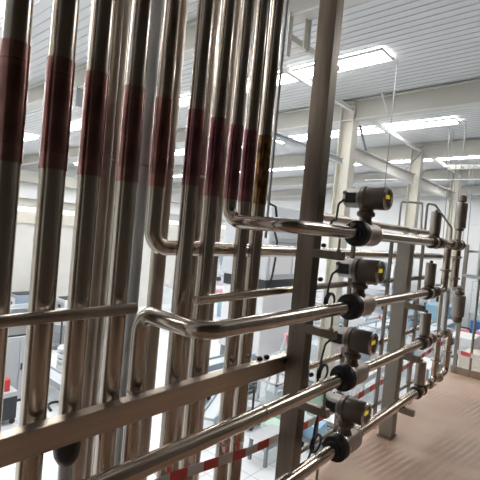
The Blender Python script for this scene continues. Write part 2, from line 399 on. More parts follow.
# plain pipes behind the bank
for X, Y, r, mm, nm, lab in ((.955, 1.59, .041, 'dull', 'steel_pipe', 'bare dull brown vertical pipe between the third and fourth sleeved pipes'),
                             (1.085, 1.74, .040, 'dull', 'steel_pipe', 'bare dull vertical pipe showing as a thin strip beside the fourth sleeved pipe'),
                             (1.215, 1.66, .031, 'pale_tube', 'pale_grey_pipe', 'pale grey smooth vertical pipe between the fourth and fifth sleeved pipes'),
                             (1.35, 1.66, .038, 'dull', 'steel_pipe', 'bare vertical steel pipe just right of the fifth sleeved pipe'),
                             (1.565, 1.65, .034, 'steel', 'steel_pipe', 'bare vertical steel pipe between the sixth and seventh sleeved pipes'),
                             (1.72, 1.65, .034, 'dull', 'steel_pipe', 'bare vertical steel pipe between the seventh and eighth sleeved pipes'),
                             (2.02, 1.66, .026, 'steel', 'steel_pipe', 'bare vertical steel pipe peeping out right of the rightmost sleeved pipe')):
    o = tag(MB().tube([(X, Y, roof(Y) - .05), (X, Y, HF)], r, 24).build(nm, mm, None, (X, Y, 1.5)), lab, 'pipe')
    MB().lathe([(-.006, r), (-.003, r + .0016), (.003, r + .0016), (.006, r)], (0, 0, .25), 'Z', 24, caps=False).build('weld_ring', 'dull', o)
# conduit and black cable right of the bank
o = tag(MB().tube([(1.99, 1.50, PT), (1.99, 1.50, 1.46)], .008, 10).build('cable_conduit', 'pale_tube', None, (1.99, 1.5, 1.46)), 'thin pale vertical conduit right of the rightmost sleeved pipe', 'conduit')
MB().tube([(1.99, 1.50, 2.75), (2.0, 1.52, 2.6), (1.995, 1.51, 2.4), (2.0, 1.51, 2.25)], .006, 8).build('dark_wire', 'black', o)
tag(MB().tube([(2.012, 1.52, 1.72), (2.02, 1.535, 1.69), (2.06, 1.545, 1.665), (2.13, 1.55, 1.655), (2.15, 1.55, 1.60), (2.16, 1.56, 1.50), (2.25, 1.60, 1.44), (2.29, 1.63, 1.32), (2.27, 1.63, 1.2), (2.2, 1.64, 1.1)], .007, 8).build('black_cable', 'black'), 'black cable hanging in front of the tall grey machine housing left of the tall post', 'cable')

# ------------------------------------------------------------------ posts, rails
def post(X, Y0, Y1, w, ztop, arms, label, mm, rods=True):
    o = empty('support_post', (X + w / 2, (Y0 + Y1) / 2, 0), label, 'post', 'support posts of the pipe rack')
    cx = w / 2; d = Y1 - Y0
    MB().span((-cx, -d / 2, .012), (cx, d / 2, ztop), .004).build('column', mm, o)
    MB().span((-cx - .03, -d / 2 - .0, 0), (cx + .03, d / 2 - .0, .012)).build('base_plate', 'dull', o)
    for z, yend in arms:
        a = MB().span((-cx, yend - (Y0 + Y1) / 2, z - .022), (-cx + .04, -d / 2, z + .022), .003).build('bracket_arm', 'post', o)
        k = MB().tube([(-cx + .02, 1.06 - (Y0 + Y1) / 2, z + .0), (-cx + .02, 1.06 - (Y0 + Y1) / 2, min(q for q in (1.533, 1.122, .718, .318) if q > z) - .0365)], .007, 10)
        k.lathe([(0, .013), (.012, .013)], (-cx + .02, 1.06 - (Y0 + Y1) / 2, z + .022), 'Z', 6).build('hanger_rod', 'dull', a)
    return o
p1 = post(2.03, 1.20, 1.31, .078, PT, [(1.405, 1.03), (.99, 1.03), (.575, 1.03), (.165, 1.03)], 'tall dark steel post in front of the pipe rack, reaching the roof', 'post')
for z, y in ((1.45, 1.195), (1.26, 1.195), (.72, 1.195)):
    MB().lathe([(0, .012), (.018, .012)], (.05, y - 1.255, z), 'X', 10).build('bolt', 'black', p1)
p2 = post(3.31, 1.122, 1.225, .085, 1.50, [(1.035, .98), (.65, .98), (.245, .98)], 'shorter grey post standing on the deck behind the valves', 'post_pale')

# flat bar
fb = tag(MB().span((-.6, 1.315, .722), (2.10, 1.365, .812), .004).build('flat_rail', 'flatbar', None, (0, 1.34, .767)), 'wide flat steel bar crossing in front of the vertical pipes', 'rail')
for X in (1.84, 1.90):
    MB().sph((X, 0.01, .052), .016, (1.1, 1, .8)).build('clamp_knob', 'black', fb)
MB().sph((2.005, -.035, .03), .02, (1, 1, 1)).build('clamp_knob', 'black', fb)
def rail(name, a, b, r, label, mm='steel_h', cap=True, cat='rail', collars=()):
    a, b = Vector(a), Vector(b)
    o = tag(MB().tube([a, b], r, 20).build(name, mm, None, a), label, cat)
    if cap:
        for q, s in ((Vector((0, 0, 0)), -1), (b - a, 1)):
            MB().sph(q, r * 1.04, (.5, 1, 1)).build('end_cap', 'dull', o)
    for t in collars:
        MB().lathe([(-.012, r + .007), (.012, r + .007)], (t, 0, 0), 'X', 16).build('collar', 'dull', o)
    return o
rail('round_rail', (-.6, 1.325, 1.166), (.985, 1.325, 1.166), .020, 'upper left round rail in front of the pipes, ending in a round cap', 'dull')
rail('round_rail', (1.325, 1.345, 1.17), (2.10, 1.345, 1.18), .021, 'short round rail starting between the pipes and ending at the tall post')
rail('round_rail', (2.125, 1.345, 1.185), (4.7, 1.345, 1.185), .020, 'thin round rail behind the second flow meter from the top', 'post_pale')
o = rail('hand_rail', (2.19, 1.30, 1.615), (4.3, 1.30, 1.625), .025, 'top dark handrail just above the topmost metered line', 'dull', False, 'rail', (1.5, 1.75))
MB().lathe([(-.012, .0), (-.012, .032), (.03, .034), (.045, .027)], (0, 0, 0), 'X', 18).build('end_cap', 'black', o)
rail('round_rail', (2.11, 1.33, .69), (4.62, 1.33, .685), .020, 'thin round rail behind the third flow meter from the top', 'steel_h')
rail('round_rail', (2.11, 1.33, .16), (4.62, 1.33, .16), .014, 'lowest thin rail just above the deck edge', 'post_pale')
gl = ['thin guard post behind the flow meters', 'thin dark guard post left of the shorter grey post', 'thin guard post behind the valves', 'thin guard post beyond the valves']
for X, l in zip((2.74, 3.42, 4.2, 5.0), gl):
    o = tag(MB().span((X - .013, 1.298, 0.006), (X + .013, 1.322, 1.58), .002).build('guard_post', 'post', None, (X, 1.31, 0)), l, 'post', 'thin guard posts')
    MB().span((-.04, -.03, 0), (.04, .025, .008)).build('foot_plate', 'dull', o)

# barrier tape along the guard posts
def tape(pts, h, mm, label):
    b = MB(); P = [Vector(p) for p in pts]
    for p, q in zip(P, P[1:]):
        n = 4
        for k in range(n):
            s = p.lerp(q, k / n); e = p.lerp(q, (k + 1) / n)
            vs = [b.bm.verts.new(s + Vector((0, 0, -h / 2))), b.bm.verts.new(e + Vector((0, 0, -h / 2))), b.bm.verts.new(e + Vector((0, 0, h / 2))), b.bm.verts.new(s + Vector((0, 0, h / 2)))]
            b.bm.faces.new(vs)
    bmesh.ops.remove_doubles(b.bm, verts=b.bm.verts, dist=1e-5)
    r = bmesh.ops.solidify(b.bm, geom=b.bm.faces[:], thickness=.0015)
    return tag(b.build('barrier_tape', mm), label, 'tape')
tape([(-.5, 1.345, .46), (.6, 1.345, .44), (1.3, 1.345, .395), (1.8, 1.345, .33), (2.35, 1.345, .30), (2.9, 1.345, .295), (3.42, 1.345, .31), (4.2, 1.345, .34), (5.2, 1.345, .39), (5.62, 1.34, .40)], .05, 'tape_x', 'red and white barrier tape strung low along the deck edge behind the pipes')
tape([(5.66, 1.25, .27), (5.66, .9, .25), (5.66, .4, .24), (5.66, -.2, .25), (5.66, -1.2, .28)], .05, 'tape_y', 'red and white barrier tape strung along the end railing at right')

# ------------------------------------------------------------------ end railing
er = empty('end_railing', (5.70, 1.25, 0), 'grey guard railing across the far end of the deck with a brown toe board', 'railing')
MB().span((-.012, -3.4, 0), (.012, .06, .085)).build('toe_board', 'dull', er)
for y in (.02, -.147, -.55, -1.1, -1.7, -2.3):
    MB().tube([(0, y, .0), (0, y, 1.17)], .0135, 12).build('baluster', 'post_pale', er)
MB().tube([(0, .03, 1.185), (0, -3.4, 1.185)], .024, 14).build('middle_rail', 'grey', er)
MB().tube([(0, -.13, 1.18), (0, -.13, 1.83), (0, -3.4, 1.83)], .022, 14, bend=.06).build('top_rail', 'grey', er)
MB().tube([(.05, .03, 1.48), (.05, -3.4, 1.52)], .016, 12).build('upper_rail', 'grey', er)
MB().span((-.02, -.0, 0), (.02, .04, 1.56)).build('corner_post', 'post_pale', er)

# ------------------------------------------------------------------ metered lines
LZ = [1.533, 1.122, .718, .318]; YP = 1.06; RP = .033
nth = ['topmost', 'second from the top', 'third from the top', 'lowest']
for k in (2, 3):                       # the two lower lines run out to the lower left
    o = tag(MB().tube([(-.6, YP, LZ[k]), (2.18, YP, LZ[k])], RP, 24).build('steel_pipe', 'steel_h', None, (0, YP, LZ[k])), ('lower bare pipe running from the lower left into the third flow meter' if k == 2 else 'bottom bare pipe running in from the lower left into the lowest flow meter'), 'pipe', 'metered line pipes')
    MB().lathe([(-.006, RP), (-.003, RP + .0015), (.003, RP + .0015), (.006, RP)], (1.5, 0, 0), 'X', 24, caps=False).build('weld_ring', 'dull', o)
for k in range(4):
    o = tag(MB().tube([(2.512, YP, LZ[k]), (3.575, YP, LZ[k])], RP, 24).build('steel_pipe', 'steel_h', None, (2.5, YP, LZ[k])), '%s pipe run between its flow meter and its valve' % nth[k], 'pipe', 'metered line pipes')
    for t in (.03, 1.045): MB().lathe([(-.006, RP), (-.003, RP + .0015), (.003, RP + .0015), (.006, RP)], (t, 0, 0), 'X', 24, caps=False).build('weld_ring', 'dull', o)

def flow_meter(label):
    o = empty('flow_meter', (0, 0, 0), label, 'flow meter', 'flow meters on the pipes')
    MB().lathe([(-.135, .034), (-.132, .044), (-.118, .046), (-.112, .070), (-.106, .073), (-.066, .073), (-.062, .064)], (0, 0, 0), 'X', 36).build('inlet_disc', 'black', o)['label'] = 'black disc flange'
    MB().lathe([(-.062, .064), (-.058, .073), (-.048, .073), (-.045, .066)], (0, 0, 0), 'X', 36).build('clamp_ring', 'rim', o)
    MB().lathe([(-.045, .066), (.085, .068), (.11, .066), (.130, .058), (.148, .042), (.172, .034)], (0, 0, 0), 'X', 36).build('sensor_body', 'meter_body', o)
    MB().lathe([(.060, .044), (.078, .036), (.095, .034), (.105, .050), (.122, .052), (.135, .040), (.15, .044)], (0, 0, 0), 'Z', 20).build('neck', 'head', o)
    zc = .207
    h = MB().lathe([(.135, .036), (.130, .050), (.120, .057), (.04, .058), (.03, .062), (.028, .062)], (0, 0, zc), 'Y', 32).build('rear_housing', 'head_grey', o)
    h['label'] = 'pale grey cast terminal housing'
    MB().box((-.053, .078, zc - .004), (.016, .064, .058), bev=.004).build('terminal_cover', 'black', h)
    for dz in (.022, -.022): MB().lathe([(-.07, .011), (-.05, .012), (-.045, .009)], (0, .112, zc + dz), 'X', 14).build('cable_gland', 'head', h)
    MB().lathe([(0, .007), (.012, .007)], (0, .09, zc + .052), 'Z', 8).build('screw', 'rim', h)
    MB().lathe([(.028, .068), (.002, .071), (-.004, .064)], (0, 0, zc), 'Y', 32).build('collar', 'head', o)
    f = MB().lathe([(-.004, .064), (-.03, .0645), (-.105, .066), (-.118, .0645)], (0, 0, zc), 'Y', 32).build('display_housing', 'head', o)
    MB().lathe([(-.117, .0655), (-.125, .062), (-.127, .056), (-.127, .048), (-.119, .046)], (0, 0, zc), 'Y', 32, caps=False).build('bezel', 'rim', f)
    d = MB().lathe([(-.1165, .0475), (-.1175, .0475)], (0, 0, zc), 'Y', 32).build('display_window', 'screen', f)
    MB().span((-.024, -.121, zc - .002), (.024, -.1176, zc + .020), .002).build('display_screen', 'lcd', d)['label'] = 'yellow lit display'
    return o
def cable(o, pts):
    MB().tube([Vector(p) for p in pts], .0065, 8, bend=.03, nb=5).build('signal_cable', 'black', o)
XM = 2.335
fl = ['topmost flow meter with yellow display, beside the tall post at eye level', 'second flow meter from the top with yellow display', 'third flow meter from the top with yellow display', 'lowest flow meter with yellow display, close above the deck']
for k in range(4):
    o = flow_meter(fl[k]); o.location = (XM, YP, LZ[k])
    if k == 0:
        cable(o, [(-.07, .112, .185), (-.12, .115, .16), (-.14, .11, .06), (-.17, .10, .06), (-.21, .09, .065), (-.235, .10, .02)])
        MB().box((-.15, .0, .045), (.05, .004, .02)).build('tag_plate', 'white_tag', o)
    else:
        z = .185
        cable(o, [(-.07, .112, z), (-.12, .112, z - .015), (-.15, .11, z - .08), (-.18, .10, z - .15), (-.20, .095, z - .21), (-.235, .09, z - .24)])
        # loose coil of cable tied below the gland
        b = MB(); n = 26
        b.tube([(-.165 + .05 * math.cos(t), .085 + .008 * math.sin(t * .5), z - .17 + .05 * math.sin(t)) for t in [j * 2 * PI / n * 1.6 for j in range(n)]], .006, 8)
        b.build('cable_loop', 'black', o)

# valves
def valve(X, k, ra, z0, z1, label, cap='plain', down=False, mm='actuator'):
    o = empty('process_valve', (X, YP, LZ[k]), label, 'valve', 'valves of the manifold')
    MB().lathe([(-.075, .028), (-.05, .033), (-.025, .046), (.025, .046), (.05, .033), (.075, .028)], (0, 0, 0), 'X', 24).build('valve_body', 'dull', o)
    for t in (-.060, .060):
        MB().lathe([(t - .009, .044), (t - .004, .052), (t + .004, .052), (t + .009, .044)], (0, 0, 0), 'X', 24).build('clamp_ring', 'head', o)
    s = -1 if down else 1
    MB().lathe([(0, .022), (s * (z0 - .02), .022)], (0, 0, s * .04 if False else 0), 'Z', 16).build('yoke', 'dull', o)
    MB().lathe([(s * (z0 - .028), .026), (s * (z0 - .024), .038), (s * (z0 - .01), .040), (s * (z0 - .006), .028)], (0, 0, 0), 'Z', 20).build('yoke_ring', 'head', o)
    a = MB().lathe([(s * (z0 - .008), ra * .8), (s * z0, ra), (s * (z1 - .006), ra), (s * z1, ra * .88)], (0, 0, 0), 'Z', 28).build('actuator', mm, o)
    if cap == 'tall':
        MB().lathe([(z1, .02), (z1 + .015, .036), (z1 + .06, .036), (z1 + .07, .026)], (0, 0, 0), 'Z', 18).build('switch_top', 'post_pale', a)
    else:
        MB().lathe([(s * z1, .012), (s * (z1 + .018), .012)], (0, 0, 0), 'Z', 10).build('stem_nut', 'head', a)
    return o
vl = ['topmost valve with a short steel actuator, at the end of the first metered line', 'second valve from the top in the first valve column, on the second metered line',
      'third valve from the top in the first valve column, on the third metered line', 'lowest valve in the first valve column, just above the deck']
for k in range(4):
    valve(3.652, k, .041, .065, .245, vl[k])
valve(4.40, 0, .050, .16, .40, 'far tall slim valve actuator rising above the topmost line', 'tall')
# manifold pipework
def pipe(pts, r, label, mm='steel_h', bend=.05, rings=()):
    o = tag(MB().tube(pts, r, 20, bend=bend).build('manifold_pipe', mm, None, pts[0]), label, 'pipe', 'pipes of the valve manifold')
    for ax, p in rings:
        MB().lathe([(-.012, r), (-.008, r + .016), (.008, r + .016), (.012, r)], Vector(p) - Vector(pts[0]), ax, 20, caps=False).build('clamp_ring', 'dull', o)
    return o
pipe([(3.73, YP, LZ[0]), (4.08, YP, LZ[0]), (4.08, YP, LZ[1]), (3.73, YP, LZ[1])], .030, 'manifold loop joining the topmost two lines right of the first valve column', 'steel_h', .05, [('X', (3.85, YP, LZ[0])), ('X', (3.85, YP, LZ[1])), ('Z', (4.08, YP, 1.30))])
pipe([(3.73, YP, LZ[2]), (4.06, YP, LZ[2]), (4.06, YP, LZ[3]), (3.73, YP, LZ[3])], .027, 'manifold loop joining the lowest two lines right of the first valve column', 'steel_h', .05, [('X', (3.88, YP, LZ[2])), ('X', (3.92, YP, LZ[3])), ('Z', (4.06, YP, .5))])
pipe([(4.40, YP, LZ[0] - .052), (4.40, YP, LZ[1] + .02)], .033, 'straight far pipe hanging below the tall slim actuator', 'steel_h', 0, [('Z', (4.40, YP, 1.42)), ('Z', (4.40, YP, 1.22))])
pipe([(4.12, YP, LZ[0]), (4.32, YP, LZ[0])], .030, 'short far link between the manifold loop and the tall slim actuator', 'steel_h', 0, [('X', (4.2, YP, LZ[0]))])
pipe([(4.10, YP, LZ[2]), (4.42, YP, LZ[2]), (4.42, YP, LZ[3]), (4.10, YP, LZ[3])], .027, 'farthest low manifold loop above the deck', 'steel_h', .06, [('X', (4.2, YP, LZ[3])), ('X', (4.25, YP, LZ[2])), ('Z', (4.42, YP, .52))])
pipe([(4.22, YP, LZ[2] + .03), (4.22, YP, LZ[1]), (4.115, YP, LZ[1])], .022, 'pale bright pipe bending down from the second line to the third line', 'pale_tube', .04)
hv = empty('process_valve', (4.66, YP, 1.24), 'pale steel actuator hanging upside down at the far end of the manifold', 'valve', 'valves of the manifold')
MB().tube([(-.23, 0, -.118), (0, 0, -.118), (0, 0, -.16)], .024, 16, bend=.03).build('valve_body', 'dull', hv)
MB().lathe([(-.15, .03), (-.16, .044), (-.18, .044), (-.19, .036)], (0, 0, 0), 'Z', 20).build('yoke_ring', 'head', hv)
a = MB().lathe([(-.19, .04), (-.20, .058), (-.40, .058), (-.41, .05)], (0, 0, 0), 'Z', 28).build('actuator', 'post_pale', hv)
MB().lathe([(-.41, .045), (-.45, .045), (-.47, .03)], (0, 0, 0), 'Z', 20).build('stem_nut', 'head', a)
# thin air line loops near the valves
tag(MB().tube([(3.30, 1.225, 1.63), (3.30, 1.225, 1.82), (3.80, 1.225, 1.86), (3.82, 1.225, 1.64)], .009, 10, bend=.03).build('air_line', 'cream_grey'), 'thin pale bent tube forming an arch above the topmost line', 'tube')
tag(MB().tube([(3.93, 1.225, 1.64), (3.93, 1.225, 1.87), (4.15, 1.225, 1.88), (4.70, 1.205, 1.70), (4.72, 1.205, 1.40)], .010, 10, bend=.03).build('air_line', 'post_pale'), 'thin bent tube sloping down towards the tall slim actuator', 'tube')

# ------------------------------------------------------------------ hangings from the roof
def rod(X, Y, z0, label, r=.009, name='hanging_cable'):
    o = tag(MB().tube([(X, Y, roof(Y)), (X, Y, z0)], r, 8).build(name, 'midgrey', None, (X, Y, z0)), label, 'cable', 'cables hanging from the roof')
    MB().lathe([(0, .03), (.04, .02)], (0, 0, 0), 'Z', 10).build('end_hook', 'midgrey', o)
rod(8.95, 3.70, 2.25, 'thin cable hanging from the roof light above the topmost flow meter')
rod(14.4, 3.60, 2.7, 'thin cable hanging from the roof near the upper right corner')
tag(MB().tube([(10.75, 4.78, roof(4.78)), (10.78, 4.56, 4.80)], .02, 8).build('roof_rod', 'white'), 'short white rod leaning against the first roof beam right of the post', 'rod')
ct = empty('cable_tray', (15, 3.7, 4.12), 'pale hanging tray held by thin rods at upper right', 'tray')
t = MB()
for x in (-.22, .22): t.bar((x, .52, 0), (x, -2.2, 0), .03, .07)
for k in range(7): t.bar((-.22, .45 - k * .42, 0), (.22, .45 - k * .42, 0), .03, .03)
t.build('tray', 'cream_grey', ct)
for y in (.45, -.8, -2.1):
    for x in (-.22, .22):
        MB().tube([(x, y, .02), (x, y, roof(3.7 + y) - 4.12)], .010, 6).build('hanger_rod', 'midgrey', ct)
for k, y in enumerate((.36, .16, -.22, -.36)):
    MB().tube([(-.23, y, .02), (-.25, y - .02, -.2), (-.25, y - .05, -2.6)], .012, 6).build('drop_cable', 'midgrey', ct)
tag(MB().tube([(20, 9.3, 4.44), (20, 2.5, 4.44)], .025, 8).build('service_pipe', 'midgrey'), 'thin level service pipe high in front of the end wall', 'pipe')

# ------------------------------------------------------------------ production hall equipment
def cabinet(name, X, Y, w, d, h, mm, label, cat='cabinet', top='dark', doors=2, group=None, rz=0.):
    o = empty(name, (X, Y, HF), label, cat, group, rz)
    MB().span((-w / 2, -d / 2, .08), (w / 2, d / 2, h), .01).build('body', mm, o)
    MB().span((-w / 2 + .03, -d / 2 + .03, 0), (w / 2 - .03, d / 2 - .03, .08)).build('plinth', 'dark', o)
    if top: MB().span((-w / 2 + .06, -d / 2 + .06, h), (w / 2 - .06, d / 2 - .06, h + .04)).build('top_panel', top, o)
    for k in range(doors):
        y0 = -w / 2 + .04 + k * (w - .08) / doors
        dr = MB().span((y0 + .01, -d / 2 - .02, .16), (y0 + (w - .08) / doors - .01, -d / 2, h - .08), .004).build('door', mm, o)
        MB().span((y0 + .05, -d / 2 - .045, h * .5), (y0 + .08, -d / 2 - .02, h * .5 + .16)).build('handle', 'dark', dr)
    MB().span((-w / 2 - .02, -d / 2 + .05, .2), (-w / 2, d / 2 - .05, h - .12), .004).build('side_panel', 'white' if mm != 'white' else 'grey', o)
    MB().span((-w / 2 - .03, -.1, h * .62), (-w / 2 - .02, .14, h * .76)).build('screen', 'dark', o)
    return o
def machine(X, Y, w, d, h, mm, label, accent='blue', name='packing_machine', rz=0., group=None, beacon=True):
    o = empty(name, (X, Y, HF), label, 'machine', group, rz)
    MB().span((-w / 2, -d / 2, .15), (w / 2, d / 2, h * .42), .01).build('base_cabinet', mm, o)
    for sx in (-1, 1):
        for sy in (-1, 1):
            MB().span((sx * w / 2 - .05 * (sx > 0), sy * d / 2 - .05 * (sy > 0), 0), (sx * w / 2 + .05 * (sx < 0), sy * d / 2 + .05 * (sy < 0), h)).build('frame_post', 'alu', o)
    f = MB()
    for sy in (-1, 1): f.bar((-w / 2, sy * (d / 2 - .025), h), (w / 2, sy * (d / 2 - .025), h), .05, .05)
    for sx in (-1, 1): f.bar((sx * (w / 2 - .025), -d / 2, h), (sx * (w / 2 - .025), d / 2, h), .05, .05)
    f.build('top_frame', 'alu', o)
    MB().span((-w / 2 + .05, -d / 2, h * .44), (w / 2 - .05, -d / 2 + .01, h - .05)).build('guard_panel', 'glass', o)
    MB().span((-w / 2, -d / 2 + .05, h * .44), (-w / 2 + .01, d / 2 - .05, h - .05)).build('guard_panel', 'glass', o)
    b = MB().span((-w * .3, -d * .25, h * .42), (w * .1, d * .25, h * .7), .02); b.cyl((w * .25, 0, h * .42), (w * .25, 0, h * .8), .12, 14); b.build('works', 'grey', o)
    MB().span((-w * .45, -d / 2 - .02, h * .2), (w * .45, -d / 2 - .005, h * .34)).build('front_panel', accent, o)
    MB().span((w * .2, -d / 2 - .12, h * .6), (w * .2 + .3, -d / 2 - .02, h * .6 + .24)).build('control_screen', 'dark', o)
    if beacon:
        q = MB().cyl((w * .35, d * .3, h), (w * .35, d * .3, h + .12), .03, 10).build('beacon', 'alu', o)
        MB().cyl((w * .35, d * .3, h + .12), (w * .35, d * .3, h + .26), .04, 10).build('beacon_lamp', 'red', q)
    return o
def conveyor(X, Y, L, w, h, rz, label, side='alu', load=None):
    o = empty('conveyor', (X, Y, HF), label, 'conveyor', None, rz)
    MB().span((-L / 2, -w / 2 + .03, h - .06), (L / 2, w / 2 - .03, h)).build('belt', 'belt', o)
    for s in (-1, 1): MB().span((-L / 2, s * w / 2 - .02, h - .12), (L / 2, s * w / 2 + .02, h + .05)).build('side_rail', side, o)
    n = max(2, int(L / 1.4) + 1)
    for k in range(n):
        for s in (-1, 1):
            xx = -L / 2 + .1 + k * (L - .2) / (n - 1)
            MB().span((xx - .025, s * (w / 2 - .03) - .025, 0), (xx + .025, s * (w / 2 - .03) + .025, h - .12)).build('leg', 'alu', o)
    MB().lathe([(0, .10), (.25, .10)], (-L / 2 + .2, w / 2 + .03, h - .2), 'Y', 12).build('drive_motor', 'bluegrey', o)
    return o
def boxes(X, Y, w, d, h, n, mm, label, name='carton_stack', pallet=True):
    o = empty(name, (X, Y, HF), label, 'stack')
    if pallet:
        p = MB()
        for y in (-.4, 0, .4): p.span((-w / 2, y * d - .05, 0), (w / 2, y * d + .05, .1))
        p.span((-w / 2, -d / 2, .1), (w / 2, d / 2, .14)); p.build('pallet', 'cardboard', o)
    for k in range(n):
        z = (.14 if pallet else 0) + k * h
        MB().span((-w / 2 + .01, -d / 2 + .01, z + .004), (w / 2 - .01, d / 2 - .01, z + h - .004), .012).build('layer', mm, o)
    return o

def shelf_rack(X, Y, w, d, h, mm, label, rz=0.):
    o = empty('tube_rack', (X, Y, HF), label, 'rack', None, rz)
    for sx in (-1, 1):
        for sy in (-1, 1): MB().tube([(sx * w / 2, sy * d / 2, 0), (sx * w / 2, sy * d / 2, h)], .025, 8).build('upright', mm, o)
    for k in range(4):
        z = .25 + k * (h - .3) / 3; f = MB()
        for sy in (-1, 1): f.tube([(-w / 2, sy * d / 2, z), (w / 2, sy * d / 2, z)], .02, 8)
        for sx in (-1, 1): f.tube([(sx * w / 2, -d / 2, z), (sx * w / 2, d / 2, z)], .02, 8)
        f.span((-w / 2, -d / 2, z - .01), (w / 2, d / 2, z + .005)); f.build('shelf', mm, o)
    return o
def tank(X, Y, r, h, mm, label):
    o = empty('round_tank', (X, Y, HF), label, 'tank')
    MB().lathe([(.45, .12), (.62, r), (h, r), (h + .12, r * .6), (h + .16, .1)], (0, 0, 0), 'Z', 24).build('vessel', mm, o)
    for k in range(3):
        a = 2 * PI * k / 3
        MB().tube([(r * .8 * math.cos(a), r * .8 * math.sin(a), 0), (r * .8 * math.cos(a), r * .8 * math.sin(a), .7)], .035, 8).build('leg', 'alu', o)
    MB().lathe([(h + .16, .12), (h + .3, .12)], (0, 0, 0), 'Z', 12).build('hatch', 'dark', o)
    return o

# tall grey machine housing left of the tall post
o = empty('machine_housing', (12.55, 9.2, HF), 'tall pale grey machine housing with a dark band, left of the tall post', 'machine')
MB().span((-1.35, -.9, .6), (1.35, .9, 2.76), .03).build('lower_body', 'white', o)
MB().span((-1.38, -.95, 2.76), (1.33, .88, 3.12)).build('dark_band', 'dark', o)
MB().span((-1.45, -1.0, 3.12), (1.35, .95, 5.55), .04).build('upper_body', 'grey', o)
MB().span((-1.3, -1.03, 4.35), (1.2, -1.0, 4.38)).build('seam_strip', 'midgrey', o)
MB().span((-1.3, -1.03, 3.3), (-.1, -1.0, 4.25), .006).build('access_door', 'white', o)
MB().span((.0, -1.03, 3.3), (1.2, -1.0, 4.25), .006).build('access_door', 'white', o)
MB().span((-1.3, -1.03, 4.5), (1.2, -1.0, 5.4), .006).build('top_panel', 'grey', o)
for sx in (-1.2, 1.2):
    for sy in (-.75, .75): MB().span((sx - .08, sy - .08, 0), (sx + .08, sy + .08, .6)).build('leg', 'midgrey', o)

cabinet('control_cabinet', 4.58, 11.0, 1.15, .9, 1.62, 'grey', 'large pale grey control cabinet seen between the two leftmost pipes, low down', rz=-.0)
o = empty('tool_cart', (3.86, 9.75, HF), 'small dark cart with a red bin on top at the left edge', 'cart')
MB().span((-.3, -.25, .12), (.3, .25, .62), .01).build('body', 'dark', o); MB().span((-.3, -.25, .62), (.3, .25, .72)).build('tray', 'grey', o)
MB().span((-.15, -.16, .72), (.17, .16, .98), .02).build('bin', 'red', o)
for sx in (-1, 1):
    for sy in (-1, 1): MB().lathe([(-.02, .06), (.02, .06)], (sx * .24, sy * .2, .06), 'Y', 12).build('wheel', 'black', o)
o = empty('roll_stack', (6.2, 11.25, HF), 'stack of white rolls between the second and third pipes, above the flat bar', 'stack')
for k in range(6): MB().lathe([(.03, .24), (.05, .27), (.15, .27), (.17, .24)], (0, 0, k * .16), 'Z', 20).build('roll', 'white' if k % 2 == 0 else 'alu', o)
MB().cyl((0, 0, 0), (0, 0, .04), .3, 20).build('foot', 'alu', o)
conveyor(5.55, 11.6, 5.0, .42, .45, PI / 2, 'low narrow conveyor running away between the second and third pipes')
tag(MB().tube([(5.0, 9.6, HF + .03), (5.05, 9.9, HF + .03), (5.25, 10.05, HF + .03), (5.45, 9.85, HF + .03), (5.35, 9.55, HF + .03)], .03, 8, bend=.15).build('floor_hose', 'black'), 'black hose lying curled on the white floor by the low conveyor', 'hose')
o = boxes(10.95, 25.9, 1.0, .9, .31, 5, 'crate', 'stack of orange and brown banded crates far back between the two leftmost pipes', 'crate_stack')
shelf_rack(9.0, 20.2, 2.0, .8, 1.5, 'white', 'white tube rack behind the control cabinet, between the two leftmost pipes', .15)
shelf_rack(7.4, 17.2, 2.2, .7, .95, 'alu', 'low metal tube rack in front of the white rack at left', .1)
machine(14.6, 25.0, 2.6, 1.6, 2.6, 'blue', 'blue framed machine far back between the second and third pipes', 'cyan')
o = empty('yellow_column', (15.6, 24.3, HF), 'yellow column beside the blue framed machine', 'column')
MB().span((-.13, -.13, .1), (.13, .13, 1.7), .02).build('column', 'yellow', o); MB().span((-.35, -.35, 0), (.35, .35, .1)).build('base', 'midgrey', o)
machine(9.0, 25.4, 2.2, 1.5, 2.5, 'white', 'white framed machine far back between the two leftmost pipes', 'grey')
machine(12.4, 25.4, 1.2, 1.2, 1.8, 'green', 'pale green framed machine beside the banded crates', 'cyan')
boxes(11.7, 21.6, 1.6, 1.0, .42, 2, 'white', 'low white wrapped pallet between the second and third pipes')
boxes(13.3, 22.9, 1.5, 1.0, .18, 2, 'cardboard', 'low pallet of tan sheets behind the white wrapped pallet')
cabinet('control_cabinet', 9.9, 17.6, 1.4, .8, 1.0, 'white', 'white low cabinet with dark top between the second and third pipes')
# middle gaps
machine(19.2, 19.2, 2.6, 1.6, 2.2, 'white', 'white machine with pink panels seen between the middle pipes', 'pink')
machine(13.4, 14.2, 2.0, 1.5, 1.9, 'grey', 'grey machine with pink panels nearer between the middle pipes', 'pink')
cabinet('control_cabinet', 9.3, 9.6, .9, .7, 1.0, 'grey', 'low grey cabinet on the floor between the sixth and seventh pipes')
conveyor(9.6, 8.3, 2.2, .5, .8, 0., 'conveyor with grey rails on the floor behind the seventh and ninth pipes', 'bluegrey')
o = shelf_rack(9.1, 7.3, 1.1, .6, .6, 'midgrey', 'small dark tube rack on the floor below the flat bar')
conveyor(20.6, 14.4, 6.4, .9, 1.0, 0, 'long conveyor with blue rails between the pipes and the tall post', 'blue')
conveyor(18.0, 12.9, 6.0, .7, .9, 0, 'long conveyor with pale blue rails in front of the blue one', 'cyan')
machine(15.7, 9.9, 2.4, 1.4, 1.8, 'white', 'white framed machine with a clear guard left of the tall post', 'cyan', beacon=False)
boxes(22.2, 16.0, 2.2, 1.0, .5, 3, 'white', 'tall white wrapped pallet behind the blue railed conveyor')
o = empty('step_ladder', (10.6, 6.75, HF), 'folding ladder with red and white stiles left of the tall post, below the flat bar', 'ladder')
